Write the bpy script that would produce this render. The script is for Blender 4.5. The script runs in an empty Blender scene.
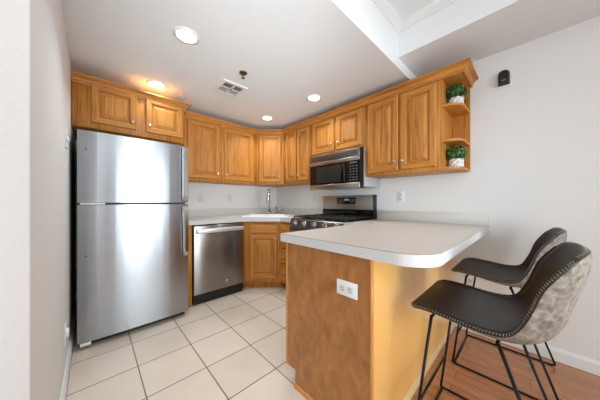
import bpy, bmesh, math, random
from mathutils import Vector, Matrix
random.seed(7)
scene = bpy.context.scene
COL = scene.collection
PI = math.pi

# ------------------------------------------------------------------ camera
FPX = 218.7
cam_d = bpy.data.cameras.new('camera'); cam_d.sensor_width = 36.0
cam_d.lens = FPX * 36.0 / 600.0
cam_d.shift_y = 2.0 / 600.0
cam_d.clip_start = 0.02
cam = bpy.data.objects.new('camera', cam_d); COL.objects.link(cam)
cam.location = (0, 0, 1.11)
AZ = math.atan2(231, 218.7)                      # angle of the view axis from +x is AZ
cam.rotation_euler = (PI/2, 0, AZ - PI/2)
scene.camera = cam

# ------------------------------------------------------------------ world, exposure, area lights
w = bpy.data.worlds.new('world'); scene.world = w; w.use_nodes = True
bg = w.node_tree.nodes['Background']; bg.inputs[0].default_value = (0.88, 0.94, 1.0, 1); bg.inputs[1].default_value = 1.0
scene.view_settings.view_transform = 'Standard'; scene.view_settings.look = 'None'
scene.view_settings.gamma = 1.0; scene.view_settings.use_curve_mapping = False
scene.view_settings.exposure = 0.24

def area(name, loc, rot, sx, sy, power, col=(1, 1, 1)):
    l = bpy.data.lights.new(name, 'AREA'); l.shape = 'RECTANGLE'; l.size = sx; l.size_y = sy
    l.energy = power; l.color = col
    o = bpy.data.objects.new(name, l); COL.objects.link(o); o.location = loc; o.rotation_euler = rot
    return o
DAY = (0.84, 0.94, 1.0)
# daylight through the living-room windows behind and beside the camera
area('daylight_rear', (0.95, -3.93, 1.25), (PI/2, 0, 0), 1.0, 1.9, 11, DAY)
area('daylight_rear_corner', (-0.95, -3.93, 1.25), (PI/2, 0, 0), 1.3, 1.9, 13, DAY)
area('daylight_side', (-2.43, -1.4, 1.25), (PI/2, 0, -PI/2), 2.2, 1.9, 30, DAY)
# added unseen fill spot behind the camera, brightening the kitchen ceiling
def fill_spot(name, loc, aim, power, cone):
    l = bpy.data.lights.new(name, 'SPOT'); l.energy = power; l.spot_size = math.radians(cone); l.spot_blend = 1.0; l.shadow_soft_size = .3; l.color = (.84, .94, 1)
    o = bpy.data.objects.new(name, l); COL.objects.link(o); o.location = loc
    o.rotation_euler = (Vector(aim)-Vector(loc)).to_track_quat('-Z', 'Y').to_euler(); return o
fill_spot('ceiling_fill_spot', (.1, -.6, 1.15), (.85, 1.7, 2.25), 140, 50)
for sx, sw, pw in ((.72, .52, 6.4), (1.26, .26, 3.1)):
    sb = area('kitchen_fill_strip', (sx, -1.5, 1.2), (math.radians(90), 0, math.radians(-11)), sw, 1.3, pw, (.86, .96, 1)); sb.data.spread = math.radians(76)  # added unseen fill panels, brightening the kitchen and streaking the refrigerator doors
area('tray_ceiling_fill', (-.6, -1.9, 1.8), (PI, 0, 0), .5, .5, 9, (.93, .98, 1))  # added unseen uplight that lifts the tray ceiling, no lamp modelled
area('living_room_fill', (0.2, -1.3, 2.5), (0, 0, 0), 1.4, 1.4, 8, (.93, .98, 1))  # added soft fill for the living room, not a real fixture

# ------------------------------------------------------------------ materials
def srgb(r, g, b):
    f = lambda c: ((c/255+.055)/1.055)**2.4 if c/255 > .04045 else c/255/12.92
    return (f(r), f(g), f(b), 1)
def mat(name, col, rough=.5, metal=0., spec=.5):
    m = bpy.data.materials.new(name); m.use_nodes = True
    b = m.node_tree.nodes['Principled BSDF']
    b.inputs['Base Color'].default_value = col; b.inputs['Roughness'].default_value = rough
    b.inputs['Metallic'].default_value = metal; b.inputs['Specular IOR Level'].default_value = spec
    return m
def nodes(m): return m.node_tree.nodes, m.node_tree.links, m.node_tree.nodes['Principled BSDF']
def noisy(name, stops, scale=(1, 1, 1), nscale=5., detail=4., rough=.5, metal=0., bump=0., bdist=.002, coord='Object', distort=0., spec=.5, rrange=None):
    m = mat(name, stops[0][1], rough, metal, spec); N, L, b = nodes(m)
    tc = N.new('ShaderNodeTexCoord'); mp = N.new('ShaderNodeMapping'); mp.inputs['Scale'].default_value = scale
    n = N.new('ShaderNodeTexNoise'); n.inputs['Scale'].default_value = nscale; n.inputs['Detail'].default_value = detail
    n.inputs['Distortion'].default_value = distort
    L.new(tc.outputs[coord], mp.inputs[0]); L.new(mp.outputs[0], n.inputs['Vector'])
    r = N.new('ShaderNodeValToRGB'); e = r.color_ramp.elements
    while len(e) < len(stops): e.new(.5)
    for i, (p, c) in enumerate(stops): e[i].position = p; e[i].color = c
    L.new(n.outputs['Fac'], r.inputs[0]); L.new(r.outputs[0], b.inputs['Base Color'])
    if bump:
        bp = N.new('ShaderNodeBump'); bp.inputs['Strength'].default_value = bump; bp.inputs['Distance'].default_value = bdist
        L.new(n.outputs['Fac'], bp.inputs['Height']); L.new(bp.outputs[0], b.inputs['Normal'])
    if rrange:
        mr = N.new('ShaderNodeMapRange'); mr.inputs['To Min'].default_value = rrange[0]; mr.inputs['To Max'].default_value = rrange[1]
        L.new(n.outputs['Fac'], mr.inputs[0]); L.new(mr.outputs[0], b.inputs['Roughness'])
    return m
def oak(name, scale):
    m = mat(name, srgb(190, 120, 55), .5); N, L, b = nodes(m)
    tc = N.new('ShaderNodeTexCoord'); mp = N.new('ShaderNodeMapping'); mp.inputs['Scale'].default_value = scale
    L.new(tc.outputs['Object'], mp.inputs[0])
    n1 = N.new('ShaderNodeTexNoise'); n1.inputs['Scale'].default_value = 1.0; n1.inputs['Detail'].default_value = 6; n1.inputs['Distortion'].default_value = .6
    n2 = N.new('ShaderNodeTexNoise'); n2.inputs['Scale'].default_value = .28; n2.inputs['Detail'].default_value = 3; n2.inputs['Distortion'].default_value = 1.2
    for n in (n1, n2): L.new(mp.outputs[0], n.inputs['Vector'])
    mx = N.new('ShaderNodeMath'); mx.operation = 'ADD'
    ml = N.new('ShaderNodeMath'); ml.operation = 'MULTIPLY'; ml.inputs[1].default_value = .5
    L.new(n1.outputs['Fac'], mx.inputs[0]); L.new(n2.outputs['Fac'], mx.inputs[1]); L.new(mx.outputs[0], ml.inputs[0])
    r = N.new('ShaderNodeValToRGB'); e = r.color_ramp.elements
    e[0].position = .32; e[0].color = srgb(122, 74, 22); e[1].position = .47; e[1].color = srgb(186, 120, 44)
    x = e.new(.68); x.color = srgb(212, 145, 65)
    L.new(ml.outputs[0], r.inputs[0]); L.new(r.outputs[0], b.inputs['Base Color'])
    bp = N.new('ShaderNodeBump'); bp.inputs['Strength'].default_value = .12; bp.inputs['Distance'].default_value = .001
    L.new(n1.outputs['Fac'], bp.inputs['Height']); L.new(bp.outputs[0], b.inputs['Normal'])
    b.inputs['Coat Weight'].default_value = .08; b.inputs['Coat Roughness'].default_value = .3
    return m
OAK_V = oak('oak_vertical_grain', (130, 130, 4.5))
OAK_H = oak('oak_horizontal_grain', (4.5, 4.5, 130))
OAK = [OAK_V, OAK_H]
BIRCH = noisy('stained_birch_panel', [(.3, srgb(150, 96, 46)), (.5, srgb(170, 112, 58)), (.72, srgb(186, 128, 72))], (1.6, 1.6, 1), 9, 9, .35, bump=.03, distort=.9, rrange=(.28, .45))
BIRCH_L = noisy('brightened_birch_panel', [(.3, srgb(236, 178, 100)), (.55, srgb(244, 190, 112)), (.75, srgb(248, 202, 130))], (1.6, 1.6, .5), 2.2, 5, .3, distort=.6)  # lighter wood, base colour raised further to stand in for missing light
BIRCH_L.node_tree.nodes['Principled BSDF'].inputs['Coat Weight'].default_value = .5
BIRCH_L.node_tree.nodes['Principled BSDF'].inputs['Coat Roughness'].default_value = .12
OAK_TRIM = noisy('oak_edge_trim', [(.3, srgb(190, 122, 58)), (.7, srgb(216, 150, 82))], (20, 20, 2), 2, 3, .4)
WALL = noisy('wall_paint', [(.4, srgb(232, 232, 231)), (.6, srgb(235, 235, 234))], (1, 1, 1), 120, 2, .75, bump=.03, bdist=.0008)
CEIL = noisy('ceiling_paint', [(.4, srgb(237, 239, 240)), (.6, srgb(239, 241, 242))], (1, 1, 1), 90, 2, .85)
TRIM = mat('white_trim_paint', srgb(236, 237, 238), .4)
WHITE = mat('white_plastic', srgb(240, 240, 240), .35)
WHITE2 = mat('warm_white_plastic', srgb(226, 226, 222), .4)
SLOT = mat('outlet_slot_dark', srgb(40, 38, 36), .6)
BLACK = mat('black_plastic', srgb(18, 18, 19), .35)
BLACKM = mat('black_metal_rod', srgb(22, 22, 24), .38, .6)
GLASSB = mat('black_glass', srgb(14, 14, 16), .08)
IRON = mat('cast_iron', srgb(28, 28, 30), .55)
CHROME = mat('polished_chrome', srgb(170, 170, 174), .15, 1)
NICKEL = mat('satin_nickel', srgb(200, 198, 192), .28, 1)
SINKW = mat('white_enamel', srgb(244, 244, 243), .15)
BRASS = mat('aged_brass', srgb(96, 80, 52), .4, .8)
GREYT = mat('grey_print', srgb(120, 122, 126), .5)
def steel(name, a, b_, rough, aniso_scale=(1, 1, 220)):
    m = noisy(name, [(.35, a), (.65, b_)], aniso_scale, 2.5, 3, rough, 1.0)
    return m
def brushed(m, an=.9):
    N, L, b = nodes(m); tg = N.new('ShaderNodeTangent'); tg.direction_type = 'UV_MAP'; tg.uv_map = 'UVMap'
    b.inputs['Anisotropic'].default_value = an; b.inputs['Anisotropic Rotation'].default_value = .25; L.new(tg.outputs[0], b.inputs['Tangent']); return m
STEEL = brushed(steel('brushed_stainless', srgb(162, 166, 171), srgb(174, 178, 183), .24, (1, 1, 160)))
STEEL_D = steel('dark_stainless', srgb(128, 124, 121), srgb(140, 136, 132), .3, (160, 160, 1))
STEEL_W = brushed(steel('dark_brushed_front', srgb(146, 142, 139), srgb(156, 152, 149), .3, (160, 160, 1)))
STEEL_H = steel('handle_stainless', srgb(205, 206, 208), srgb(214, 215, 217), .2, (1, 160, 160))
LAM = noisy('laminate_countertop', [(.3, srgb(212, 203, 194)), (.55, srgb(217, 209, 201)), (.75, srgb(221, 214, 207))], (1, 1, 1), 220, 6, .38)
LAM_E = noisy('laminate_edge_band', [(.35, srgb(206, 206, 205)), (.6, srgb(214, 214, 213))], (1, 1, 1), 260, 3, .4)
LAM_D = mat('laminate_seam', srgb(120, 108, 98), .5)
LAM_S = noisy('laminate_backsplash', [(.35, srgb(212, 210, 206)), (.65, srgb(220, 218, 214))], (1, 1, 1), 110, 5, .4)
LEATHER = noisy('dark_brown_leather', [(.3, srgb(28, 20, 16)), (.6, srgb(42, 31, 25)), (.8, srgb(62, 48, 39))], (1, 1, 1), 9, 8, .36, bump=.25, bdist=.001, rrange=(.3, .5))
SUEDE = noisy('distressed_grey_leather', [(.3, srgb(88, 77, 68)), (.5, srgb(122, 112, 102)), (.7, srgb(150, 141, 132))], (1, 1, 1), 42, 8, .6, bump=.12, bdist=.0015, distort=.5)
STITCH = mat('taupe_thread', srgb(150, 138, 124), .7)
LEAF = noisy('boxwood_leaf', [(.35, srgb(20, 50, 20)), (.5, srgb(52, 96, 44)), (.62, srgb(112, 156, 88))], (1, 1, 1), 150, 2, .5)
LEAF_CORE = mat('dark_leaf_core', srgb(26, 40, 18), .9)  # dark green for the ball filling the middle of the leaves
POT = noisy('white_ceramic', [(.35, srgb(205, 203, 199)), (.6, srgb(236, 235, 232))], (1, 1, 1), 60, 3, .5, bump=.3, bdist=.002)
EMIT = mat('recessed_lamp_lens', (1, 1, 1, 1), .5)
EMIT.node_tree.nodes['Principled BSDF'].inputs['Emission Color'].default_value = (1, .97, .92, 1)
EMIT.node_tree.nodes['Principled BSDF'].inputs['Emission Strength'].default_value = 7
LED = mat('clock_display', (0.02, 0.02, 0.02, 1), .3)
LED.node_tree.nodes['Principled BSDF'].inputs['Emission Color'].default_value = (.55, .75, 1, 1)
LED.node_tree.nodes['Principled BSDF'].inputs['Emission Strength'].default_value = .8

def brick_mat(name, bw, bh, mortar, offset, loc, rot, c1, c2, mort, rough, squash=1.0, grain=None, coat=0):
    m = mat(name, c1, rough); N, L, b = nodes(m)
    tc = N.new('ShaderNodeTexCoord'); mp = N.new('ShaderNodeMapping')
    mp.inputs['Location'].default_value = loc; mp.inputs['Rotation'].default_value = (0, 0, rot)
    L.new(tc.outputs['Object'], mp.inputs[0])
    br = N.new('ShaderNodeTexBrick'); br.offset = offset; br.squash = squash
    br.inputs['Scale'].default_value = 1; br.inputs['Brick Width'].default_value = bw; br.inputs['Row Height'].default_value = bh
    br.inputs['Mortar Size'].default_value = mortar; br.inputs['Mortar Smooth'].default_value = .1; br.inputs['Bias'].default_value = 0
    br.inputs['Color1'].default_value = c1; br.inputs['Color2'].default_value = c2; br.inputs['Mortar'].default_value = mort
    L.new(mp.outputs[0], br.inputs['Vector'])
    n = N.new('ShaderNodeTexNoise'); n.inputs['Detail'].default_value = 6
    mp2 = N.new('ShaderNodeMapping'); mp2.inputs['Scale'].default_value = grain or (1, 1, 1)
    L.new(tc.outputs['Object'], mp2.inputs[0]); L.new(mp2.outputs[0], n.inputs['Vector'])
    n.inputs['Scale'].default_value = 4; n.inputs['Distortion'].default_value = .8
    hs = N.new('ShaderNodeMix'); hs.data_type = 'RGBA'; hs.blend_type = 'OVERLAY'; hs.inputs['Factor'].default_value = .45 if grain else .22
    L.new(br.outputs['Color'], hs.inputs[6]); L.new(n.outputs['Fac'], hs.inputs[7])
    L.new(hs.outputs[2], b.inputs['Base Color'])
    bp = N.new('ShaderNodeBump'); bp.inputs['Strength'].default_value = .4; bp.inputs['Distance'].default_value = .002; bp.invert = True
    L.new(br.outputs['Fac'], bp.inputs['Height']); L.new(bp.outputs[0], b.inputs['Normal'])
    b.inputs['Coat Weight'].default_value = coat; b.inputs['Coat Roughness'].default_value = .15
    return m
TILE = brick_mat('beige_floor_tile', .333, .3285, .0035, 0, (-.554 + .333*4, -1.169 + .3285*8, 0), 0,
                 srgb(224, 210, 194), srgb(230, 217, 202), srgb(122, 104, 90), .32)
WOODF = brick_mat('oak_plank_floor', .9, .083, .0012, .37, (0, 0, 0), PI/2,
                  srgb(176, 118, 78), srgb(194, 134, 92), srgb(118, 76, 48), .26, grain=(14, 1.2, 1), coat=.4)

# ------------------------------------------------------------------ mesh helpers
class MB:
    def __init__(s): s.bm = bmesh.new()
    def face(s, pts, mi=0, smooth=False):
        vs = [s.bm.verts.new(p) for p in pts]
        f = s.bm.faces.new(vs); f.material_index = mi; f.smooth = smooth; return f
    def box(s, a, b, mi=0, bev=0., seg=2, fr=None):
        """axis box a..b; with fr=(o,u,n) coordinates are (along u, along n, z)"""
        t = bmesh.new()
        bmesh.ops.create_cube(t, size=1)
        for v in t.verts:
            v.co = Vector([(a[i]+b[i])/2 + v.co[i]*(b[i]-a[i]) for i in range(3)])
        if bev: bmesh.ops.bevel(t, geom=list(t.edges), offset=bev, segments=seg, affect='EDGES', profile=.5)
        s.merge(t, mi, fr, smooth=bool(bev)); return s
    def merge(s, t, mi=None, fr=None, smooth=False, M=None):
        mp = {}
        for v in t.verts:
            c = v.co.copy()
            if M is not None: c = M @ c
            if fr: c = frp(fr, *c)
            mp[v] = s.bm.verts.new(c)
        for f in t.faces:
            try: g = s.bm.faces.new([mp[v] for v in f.verts])
            except ValueError: continue
            g.material_index = f.material_index if mi is None else mi
            g.smooth = smooth and True
        t.free()
    def tube(s, pts, r, mi=0, seg=10, cap=True):
        pts = [Vector(p) for p in pts]; rings = []
        rr = r if isinstance(r, (list, tuple)) else [r]*len(pts)
        prev = None
        for i, p in enumerate(pts):
            if i == 0: d = pts[1]-p
            elif i == len(pts)-1: d = p-pts[i-1]
            else: d = (pts[i+1]-p).normalized() + (p-pts[i-1]).normalized()
            d.normalize()
            if prev is None:
                a = Vector((0, 0, 1)) if abs(d.z) < .9 else Vector((1, 0, 0))
                n = d.cross(a).normalized()
            else:
                n = (prev - d*prev.dot(d)).normalized()
            prev = n; b = d.cross(n)
            rings.append([s.bm.verts.new(p + (n*math.cos(2*PI*k/seg) + b*math.sin(2*PI*k/seg))*rr[i]) for k in range(seg)])
        for i in range(len(rings)-1):
            for k in range(seg):
                f = s.bm.faces.new((rings[i][k], rings[i][(k+1) % seg], rings[i+1][(k+1) % seg], rings[i+1][k]))
                f.material_index = mi; f.smooth = True
        if cap:
            for rg in (rings[0], rings[-1]):
                f = s.bm.faces.new(rg); f.material_index = mi
        return s
    def lathe(s, prof, c, axis=(0, 0, 1), mi=0, seg=20):
        """prof: list of (radius, height along axis)"""
        c = Vector(c); ax = Vector(axis).normalized()
        a = Vector((0, 0, 1)) if abs(ax.z) < .9 else Vector((1, 0, 0))
        n = ax.cross(a).normalized(); b = ax.cross(n); rings = []
        for r, h in prof:
            if r < 1e-6: rings.append([s.bm.verts.new(c+ax*h)])
            else: rings.append([s.bm.verts.new(c+ax*h+(n*math.cos(2*PI*k/seg)+b*math.sin(2*PI*k/seg))*r) for k in range(seg)])
        for i in range(len(rings)-1):
            A, B = rings[i], rings[i+1]
            for k in range(seg):
                k2 = (k+1) % seg
                if len(A) == 1 and len(B) == 1: continue
                if len(A) == 1: q = (A[0], B[k], B[k2])
                elif len(B) == 1: q = (A[k], A[k2], B[0])
                else: q = (A[k], A[k2], B[k2], B[k])
                f = s.bm.faces.new(q); f.material_index = mi; f.smooth = True
        return s
    def prism(s, poly, z0, z1, mi=0, hole=None, side=None, bottom=True):
        side = mi if side is None else side
        loops = [poly] + ([hole] if hole else [])
        for z in ([z0, z1] if bottom else [z1]):
            t = bmesh.new(); es = []
            for lp in loops:
                vs = [t.verts.new((p[0], p[1], z)) for p in lp]
                es += [t.edges.new((vs[i], vs[(i+1) % len(vs)])) for i in range(len(vs))]
            bmesh.ops.triangle_fill(t, edges=es, use_beauty=True)
            s.merge(t, mi)
        for lp in loops:
            for i in range(len(lp)):
                p, q = lp[i], lp[(i+1) % len(lp)]
                s.face([(p[0], p[1], z0), (q[0], q[1], z0), (q[0], q[1], z1), (p[0], p[1], z1)], side)
        return s
    def build(s, name, mats, parent=None, loc=(0, 0, 0), weld=1e-5, recalc=True):
        if weld: bmesh.ops.remove_doubles(s.bm, verts=list(s.bm.verts), dist=weld)
        if recalc: bmesh.ops.recalc_face_normals(s.bm, faces=list(s.bm.faces))
        base = wloc(parent) if parent else Vector(loc)
        for v in s.bm.verts: v.co -= base
        me = bpy.data.meshes.new(name); s.bm.to_mesh(me); s.bm.free()
        for m in (mats if isinstance(mats, (list, tuple)) else [mats]): me.materials.append(m)
        o = bpy.data.objects.new(name, me); COL.objects.link(o)
        if parent: o.parent = parent
        else: o.location = loc
        return o
def add_uv(o):
    me = o.data; uv = me.uv_layers.new(name='UVMap')
    for lp in me.loops:
        c = me.vertices[lp.vertex_index].co; uv.data[lp.index].uv = (c.x, c.z)
    return o
def wloc(o):
    v = Vector((0, 0, 0))
    while o: v += o.location; o = o.parent
    return v
def frp(fr, a, b, z):
    o, u, n = fr
    return Vector((o[0]+u[0]*a+n[0]*b, o[1]+u[1]*a+n[1]*b, z))
def tag(o, label=None, cat=None, group=None, kind=None):
    if label: o['label'] = label
    if cat: o['category'] = cat
    if group: o['group'] = group
    if kind: o['kind'] = kind
    return o
def thing(name, loc, label, cat, group=None):
    o = bpy.data.objects.new(name, None); COL.objects.link(o); o.location = loc
    o.empty_display_size = .05
    return tag(o, label, cat, group)
def struct(name, mb, m, label=None): return tag(mb.build(name, m), label, None, None, 'structure')
def copy_tree(o, parent=None, loc=None, label=None):
    c = o.copy(); COL.objects.link(c)
    if parent: c.parent = parent
    if loc is not None: c.location = loc
    if label: c['label'] = label
    for ch in list(o.children): copy_tree(ch, c)
    return c
def knob(fr, a, b, z, parent, r=.0145, name='knob'):
    m = MB(); o = frp(fr, a, b, z); n = (fr[2][0], fr[2][1], 0)
    m.lathe([(0, 0), (.006, 0), (.005, .008), (.006, .012), (r, .016), (r, .021), (r*.75, .025), (0, .026)], o, n, seg=16)
    return m.build(name, NICKEL, parent)
def door(fr, a0, a1, z0, z1, parent, kn=None, sw=.052, name='door', b0=0.001, flat=False):
    """raised-panel door: rings of rectangles from edge to centre"""
    m = MB()
    if flat: rings = [(0, 0), (0, .014), (.006, .02), (.012, .02)]
    else: rings = [(0, 0), (0, .015), (.007, .021), (sw-.010, .021), (sw-.007, .016), (sw-.002, .015), (sw, .004), (sw+.007, .004), (sw+.008, .007), (sw+.032, .017), (sw+.034, .0195)]
    prev = None
    for k, (i, b) in enumerate(rings):
        cur = [frp(fr, *p) for p in ((a0+i, b0+b, z0+i), (a1-i, b0+b, z0+i), (a1-i, b0+b, z1-i), (a0+i, b0+b, z1-i))]
        if prev:
            for e in range(4):
                m.face([prev[e], prev[(e+1) % 4], cur[(e+1) % 4], cur[e]], 1 if (e % 2 == 0 and k <= 7) or flat else 0)
        else: m.face(cur, 0)
        prev = cur
    m.face(prev, 1 if flat else 0)
    d = m.build(name, OAK, parent)
    if kn: knob(fr, kn[0], b0+.020, kn[1], d)
    return d
def sweep(path, prof, mb, mi=0, side=1):
    """prof (offset, z) swept along plan path with mitres; side=+1 offsets to the right of travel"""
    P = [Vector((p[0], p[1])) for p in path]; rows = []
    for i, p in enumerate(P):
        ds = []
        if i > 0: ds.append((P[i]-P[i-1]).normalized())
        if i < len(P)-1: ds.append((P[i+1]-P[i]).normalized())
        ns = [Vector((d.y, -d.x))*side for d in ds]
        if len(ns) == 2:
            n = (ns[0]+ns[1]); n = n/(n.dot(ns[0]))
        else: n = ns[0]
        rows.append([mb.bm.verts.new((p.x+n.x*o, p.y+n.y*o, z)) for o, z in prof])
    k = len(prof)
    for i in range(len(rows)-1):
        for j in range(k):
            f = mb.bm.faces.new((rows[i][j], rows[i][(j+1) % k], rows[i+1][(j+1) % k], rows[i+1][j])); f.material_index = mi
    for r in (rows[0], rows[-1]):
        f = mb.bm.faces.new(r); f.material_index = mi
    return mb

# ------------------------------------------------------------------ the room shell
XL, XR, YB = -.125, 2.36, 3.10
ZK, ZH, ZS = 2.22, 2.56, 2.305     # kitchen ceiling, living ceiling, soffit underside
YE = .755                          # where the kitchen ceiling ends
LX, LY = -2.5, -4.0
struct('floor', MB().box((LX-.1, .47, -.1), (XR+.1, YB+.1, 0)), TILE)
struct('floor_living_room', MB().box((LX-.1, LY-.1, -.1), (XR+.1, .47, 0)), WOODF)
struct('wall_back', MB().box((XL-.1, YB, 0), (XR+.1, YB+.1, 2.7)), WALL)
struct('wall_right', MB().box((XR, LY-.1, 0), (XR+.1, YB, 2.7)), WALL)
struct('wall_left', MB().box((XL-.16, .95, 0), (XL, YB, 2.7), bev=.004), WALL)
struct('wall_hall', MB().box((LX-.1, .95, 0), (XL-.16, 1.02, 2.7)), WALL)
# living-room walls with window openings behind the camera
def wall_with_holes(fr, a0, a1, holes, th=.1):
    m = MB(); xs = a0
    for h0, h1, z0, z1 in holes:
        m.box((xs, -th, 0), (h0, 0, 2.7), fr=fr); m.box((h0, -th, 0), (h1, 0, z0), fr=fr); m.box((h0, -th, z1), (h1, 0, 2.7), fr=fr); xs = h1
    m.box((xs, -th, 0), (a1, 0, 2.7), fr=fr); return m
FR_REAR = ((0, LY), (1, 0), (0, 1)); FR_SIDE = ((LX, 0), (0, 1), (1, 0))
struct('wall_rear', wall_with_holes(FR_REAR, LX-.1, XR, [(-1.6, -.3, .3, 2.2), (.45, 1.45, .3, 2.2)]), WALL)
struct('wall_side', wall_with_holes(FR_SIDE, LY, .95, [(-2.5, -.3, .3, 2.2)]), WALL)
GL = mat('window_glass', srgb(235, 240, 245), .05); GL.node_tree.nodes['Principled BSDF'].inputs['Transmission Weight'].default_value = 1
for i, (fr, h0, h1) in enumerate([(FR_REAR, -1.6, -.3), (FR_REAR, .45, 1.45), (FR_SIDE, -2.5, -.3)]):
    m = MB()
    for a in (h0, (h0+h1)/2-.02, h1-.04): m.box((a, -.09, .3), (a+.04, -.05, 2.2), fr=fr)
    for z in (.3, 1.25, 2.16): m.box((h0, -.09, z), (h1, -.05, z+.04), fr=fr)
    struct('window_%d' % (i+1), m, TRIM)
# ceilings
struct('ceiling', MB().box((LX, YE, ZK), (XR, YB, 2.7)), CEIL, None)
struct('ceiling_living_room', MB().box((LX, LY, ZH), (XR, YE, 2.7)), CEIL, None)
XS = 1.835
struct('ceiling_soffit', MB().box((XS, LY, ZS), (XR, YE, ZH)), CEIL)
m = MB()
sweep([(LX, YE), (XS, YE), (XS, LY)], [(0, 2.505), (.008, 2.505), (.01, 2.515), (.022, 2.522), (.045, 2.54), (.05, 2.552), (.06, 2.555), (.06, 2.56), (0, 2.56)], m)
struct('trim_1', m, TRIM)
BBP = [(0, 0), (.014, 0), (.014, .068), (.010, .078), (.006, .086), (0, .09)]
m = MB(); sweep([(XR, .47), (XR, LY)], BBP, m); struct('baseboard_right', m, TRIM)
m = MB(); sweep([(XL, .95), (XL, YB)], BBP, m); struct('baseboard_left', m, TRIM)

# ------------------------------------------------------------------ frames for cabinets
def carc(fr, a0, a1, depth, z0, z1, parent, name='body', mats=OAK):
    m = MB().box((a0, -depth, z0), (a1, 0, z1), 0, bev=.002, seg=1, fr=fr)
    return m.build(name, mats, parent)
BK = ((0, 2.77), (1, 0), (0, -1))             # back-wall uppers, a = x
RT = ((2.03, 0), (0, 1), (-1, 0))             # right-wall uppers, a = y
FC = ((0, 2.49), (1, 0), (0, -1))             # cabinet above the refrigerator
G = .004
UZ0, UZ1 = 1.37, 2.13
DZ0, DZ1 = 1.400, 2.085
def upper(fr, a0, a1, depth, doors, label, z0=UZ0, dz0=DZ0, dz1=DZ1):
    c = frp(fr, (a0+a1)/2, -depth/2, z0)
    t = thing('wall_cabinet', c, label, 'cabinet', 'oak wall cabinets')
    carc(fr, a0+.0008, a1-.0008, depth-.002, z0, UZ1, t)
    for d0, d1, kx, kz in doors: door(fr, d0, d1, dz0, dz1, t, (kx, kz), sw=min(.055, (d1-d0)*.21))
    return t
upper(BK, .765, 1.215, .33, [(.80, 1.185, 1.155, 1.465)], 'single-door oak wall cabinet just right of the refrigerator, above the dishwasher')
upper(BK, 1.215, 1.75, .33, [(1.245, 1.685, 1.272, 1.468)], 'wide single-door oak wall cabinet left of the angled corner cabinet')
# corner wall cabinet with a diagonal front
DU = Vector((2.03-1.75, 2.49-2.77)).normalized()
DG = ((1.75, 2.77), (DU.x, DU.y), (DU.y, -DU.x)) # normal towards the room
dl = math.hypot(.28, .28)
t = thing('corner_wall_cabinet', (2.1, 2.85, UZ0), 'angled oak wall cabinet across the room corner, above the faucet', 'cabinet')
MB().prism([(1.751, 2.77), (2.03, 2.491), (2.358, 2.491), (2.358, 3.098), (1.751, 3.098)], UZ0, UZ1).build('body', OAK, t)
door(DG, .03, dl-.035, DZ0, DZ1, t, (dl-.06, 1.465), sw=.05)
upper(RT, 1.945, 2.49, .33, [(1.972, 2.185, 2.165, 1.47), (2.215, 2.432, 2.235, 1.47)], 'narrow two-door oak wall cabinet between the corner cabinet and the microwave')
upper(RT, 1.165, 1.945, .33, [(1.200, 1.530, 1.497, 1.785), (1.562, 1.905, 1.597, 1.785)], 'short two-door oak wall cabinet directly above the microwave', z0=1.675, dz0=1.70)
# right-wall tall pair with the open end shelf
t = upper(RT, .500, 1.165, .33, [(.527, .812, .788, 1.477), (.832, 1.135, .858, 1.477)], 'large two-door oak wall cabinet right of the microwave, beside the open plant shelf')
# open end shelf unit
t = thing('end_shelf_unit', (2.2, .43, UZ0), 'open oak end shelf with curved shelves holding two small potted plants', 'shelf')
m = MB(); m.box((2.03, .488, UZ0), (2.358, .499, UZ1)); m.build('side_panel', OAK_V, t)
MB().box((2.347, .359, UZ0), (2.358, .486, UZ1)).build('back_panel', OAK_V, t)
SH = [(2.347, .487), (2.347, .362), (2.20, .362)]
for k in range(7):
    a = k/6*PI/2
    SH.append((2.15-.115*math.sin(a), .362+.115*(1-math.cos(a))))
SH.append((2.034, .487))
for z in (UZ0, 1.592, 1.872): MB().prism(SH, z, z+.018).build('shelf', [OAK_H], t)
MB().box((2.03, .36, 2.09), (2.346, .486, UZ1)).build('top_rail', [OAK_H], t)
# crown moulding
CR = [(0, 2.092), (.012, 2.092), (.014, 2.100), (.010, 2.104), (.010, 2.108), (.016, 2.110), (.022, 2.124), (.034, 2.136), (.038, 2.138), (.038, 2.142), (.046, 2.143), (.052, 2.150), (.052, 2.158), (0, 2.158)]
m = MB(); sweep([(.772, 2.77), (1.75, 2.77), (2.03, 2.49), (2.03, .355), (2.358, .355)], CR, m)
tag(m.build('crown_molding', OAK_H, loc=(1.9, 2.6, 2.095)), 'oak crown molding running along the tops of the corner and right-wall cabinets', 'molding')
# light rail: thin lip below the long run
t = thing('refrigerator_wall_cabinet', (.31, 2.8, 1.72), 'deep two-door oak cabinet above the refrigerator', 'cabinet')
MB().box((-.122, 2.49, 1.72), (.695, 3.098, 2.108), bev=.002, seg=1).build('body', OAK, t)
door(FC, -.012, .29, 1.765, 2.088, t, (.262, 1.828), sw=.052)
door(FC, .359, .676, 1.765, 2.088, t, (.388, 1.828), sw=.052)
m = MB(); sweep([(-.122, 2.49), (.695, 2.49), (.695, 2.766)], [(o, z-.03) for o, z in CR], m); m.build('crown', OAK_H, t)

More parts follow.
